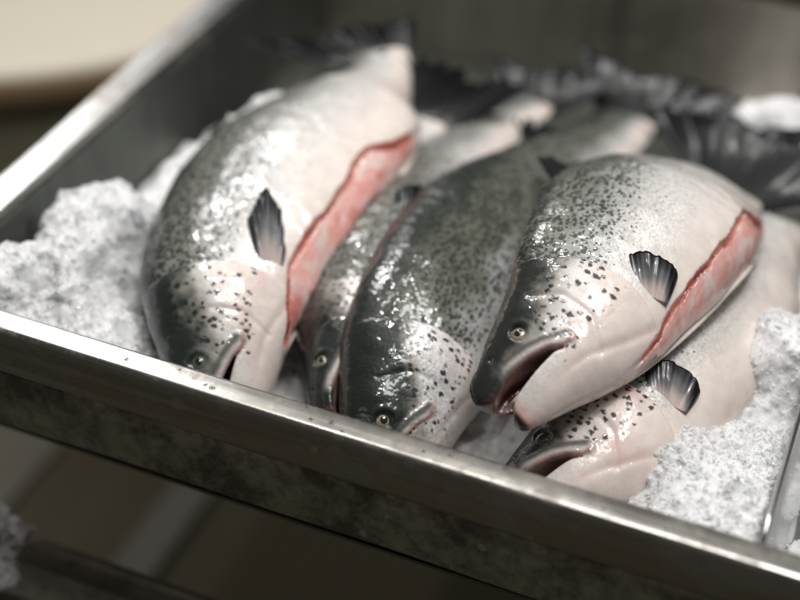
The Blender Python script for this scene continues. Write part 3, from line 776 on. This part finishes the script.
def scatter(n, x0, x1, y0, y1):
    a = x0 + rs.rand(n * 3) * (x1 - x0); b = y0 + rs.rand(n * 3) * (y1 - y0); e = .0012
    h0 = ice_h(a, b); w = np.sqrt(1 + ((ice_h(a + e, b) - h0) / e) ** 2 + ((ice_h(a, b + e) - h0) / e) ** 2)
    k = rs.rand(n * 3) < np.clip(w / 3.0, 0, 1); return a[k], b[k]
pts = [scatter(17000, -.392, -.15, .010, .20), scatter(4500, -.392, -.22, .20, .50), scatter(10000, .10, .252, .010, .20), scatter(6000, .13, .252, .20, .36),
       scatter(4500, -.02, .10, .008, .05), scatter(1500, .259, .35, .010, .3), scatter(2500, 0.12, .3, .55, .70)]
xs = np.concatenate([a for a, b in pts]); ys = np.concatenate([b for a, b in pts])
zs = ice_h(xs, ys) + (rs.rand(len(xs)) - .62) * .0022
xs, ys, zs = rough(np.stack([xs, ys, zs], -1)).T
g = grains('ice_grains', xs, ys, zs, .0013, CHIP, 3); g.parent = ice
# ice fallen on the lower rail
rx = -.41 + rs.rand(2600) * .105; ry = -.048 + rs.rand(2600) * .054
th = .016 * np.exp(-((rx + .370) / .034) ** 2) * (1 + .8 * vn(np.stack([rx * 60, ry * 60, ry * 0], -1), 4))
keep = th > .0025
rz = -.2500 - .024 * ss(-.008, -.014, ry) + rs.rand(2600) * th * 1.3
gi = grains('spilled_ice', rx[keep], ry[keep], rz[keep], .0024, ICE, 9)
tag(gi, 'small clump of white ice spilled on the dark lower rail', 'ice', kind='stuff')

# water drops and specks of ice on the front rim
def drops(name, pos, nrm, rad, mat):
    V = []; F = []; n, m = 10, 4
    for (c, w, r) in zip(pos, nrm, rad):
        w = np.array(w, float); u = np.array((1.0, 0, 0)); v = np.cross(w, u); b0 = len(V); sx = .8 + rs.rand() * .7
        for i in range(m):
            th = math.pi / 2 * (1 - i / m)
            for j in range(n):
                a = 2 * math.pi * j / n
                V.append(np.array(c) + r * sx * math.sin(th) * math.cos(a) * u + r * math.sin(th) * math.sin(a) * v + w * r * .38 * math.cos(th))
        V.append(np.array(c) + w * r * .38)
        for i in range(m - 1):
            for j in range(n): F.append((b0 + i * n + j, b0 + i * n + (j + 1) % n, b0 + (i + 1) * n + (j + 1) % n, b0 + (i + 1) * n + j))
        for j in range(0, n, 2): F.append((b0 + (m - 1) * n + j, b0 + (m - 1) * n + (j + 1) % n, b0 + (m - 1) * n + (j + 2) % n, b0 + m * n))
    return make_mesh(name, V, F, mat)
WATER = plain('water_film', (1, 1, 1), 0.03); WATER.node_tree.nodes['Principled BSDF'].inputs['Transmission Weight'].default_value = 1; WATER.node_tree.nodes['Principled BSDF'].inputs['IOR'].default_value = 1.33
nd_ = 170
P1 = [(-.36 + .66 * rs.rand(), -.002 - .0145 * rs.rand(), .0003) for _ in range(nd_)]
P2 = [(-.36 + .66 * rs.rand(), -.0208 - .0002, -.006 - .030 * rs.rand()) for _ in range(60)]
dr = drops('water_drops', P1 + P2, [(0, 0, 1)] * nd_ + [(0, -1, -.04)] * 60, .0007 + .0022 * rs.rand(nd_ + 60) ** 2.5, WATER)
dr['kind'] = 'stuff'; tp(dr)

# ------------------------------------------------------------------ round cream tub behind the left rim
def lathe(name, prof, c, mat, n=96):
    V = []; F = []
    for r, z in prof:
        for j in range(n):
            a = 2 * math.pi * j / n; V.append((c[0] + r * math.cos(a), c[1] + r * math.sin(a), z))
    for i in range(len(prof) - 1):
        for j in range(n): F.append((i * n + j, i * n + (j + 1) % n, (i + 1) * n + (j + 1) % n, (i + 1) * n + j))
    o = make_mesh(name, V, F, mat); return o
def tub_mat():
    m, nt, b = nodes('cream_plastic'); tc = N(nt, 'ShaderNodeTexCoord').outputs['Object']
    n = noise(nt, tc, 9, 5, 0.6)
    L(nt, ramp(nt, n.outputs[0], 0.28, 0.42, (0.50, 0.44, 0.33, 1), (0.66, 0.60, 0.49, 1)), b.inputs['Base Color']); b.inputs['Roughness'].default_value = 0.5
    return m
tub = empty('round_tub', (-1.15, 1.15, -.75)); tag(tub, 'round cream tub with a brown stained rim behind the left side of the tray', 'tub')
TC = (-1.15, 1.15)
CR = tub_mat()
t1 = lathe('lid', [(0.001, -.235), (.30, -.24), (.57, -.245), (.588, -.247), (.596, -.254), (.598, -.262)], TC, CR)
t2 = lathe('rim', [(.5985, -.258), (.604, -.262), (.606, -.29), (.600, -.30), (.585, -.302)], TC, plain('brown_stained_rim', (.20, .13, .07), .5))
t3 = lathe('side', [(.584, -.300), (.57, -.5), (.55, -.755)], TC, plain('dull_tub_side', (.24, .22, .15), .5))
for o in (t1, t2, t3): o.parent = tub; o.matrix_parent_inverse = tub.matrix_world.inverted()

# pale strips lying on the floor under the stand
b1 = box('floor_batten', -.520, -.462, -.6, .56, -.757, -.742, plain('pale_batten', (.12, .118, .10), .7), bevel=.003); tag(b1, 'pale flat batten on the dark floor under the stand', 'batten')
b2 = box('floor_slab', -1.6, -.700, -.6, .90, -.757, -.745, plain('pale_slab', (.13, .12, .095), .7), bevel=.003); tag(b2, 'wide pale slab on the dark floor at the lower left', 'slab')
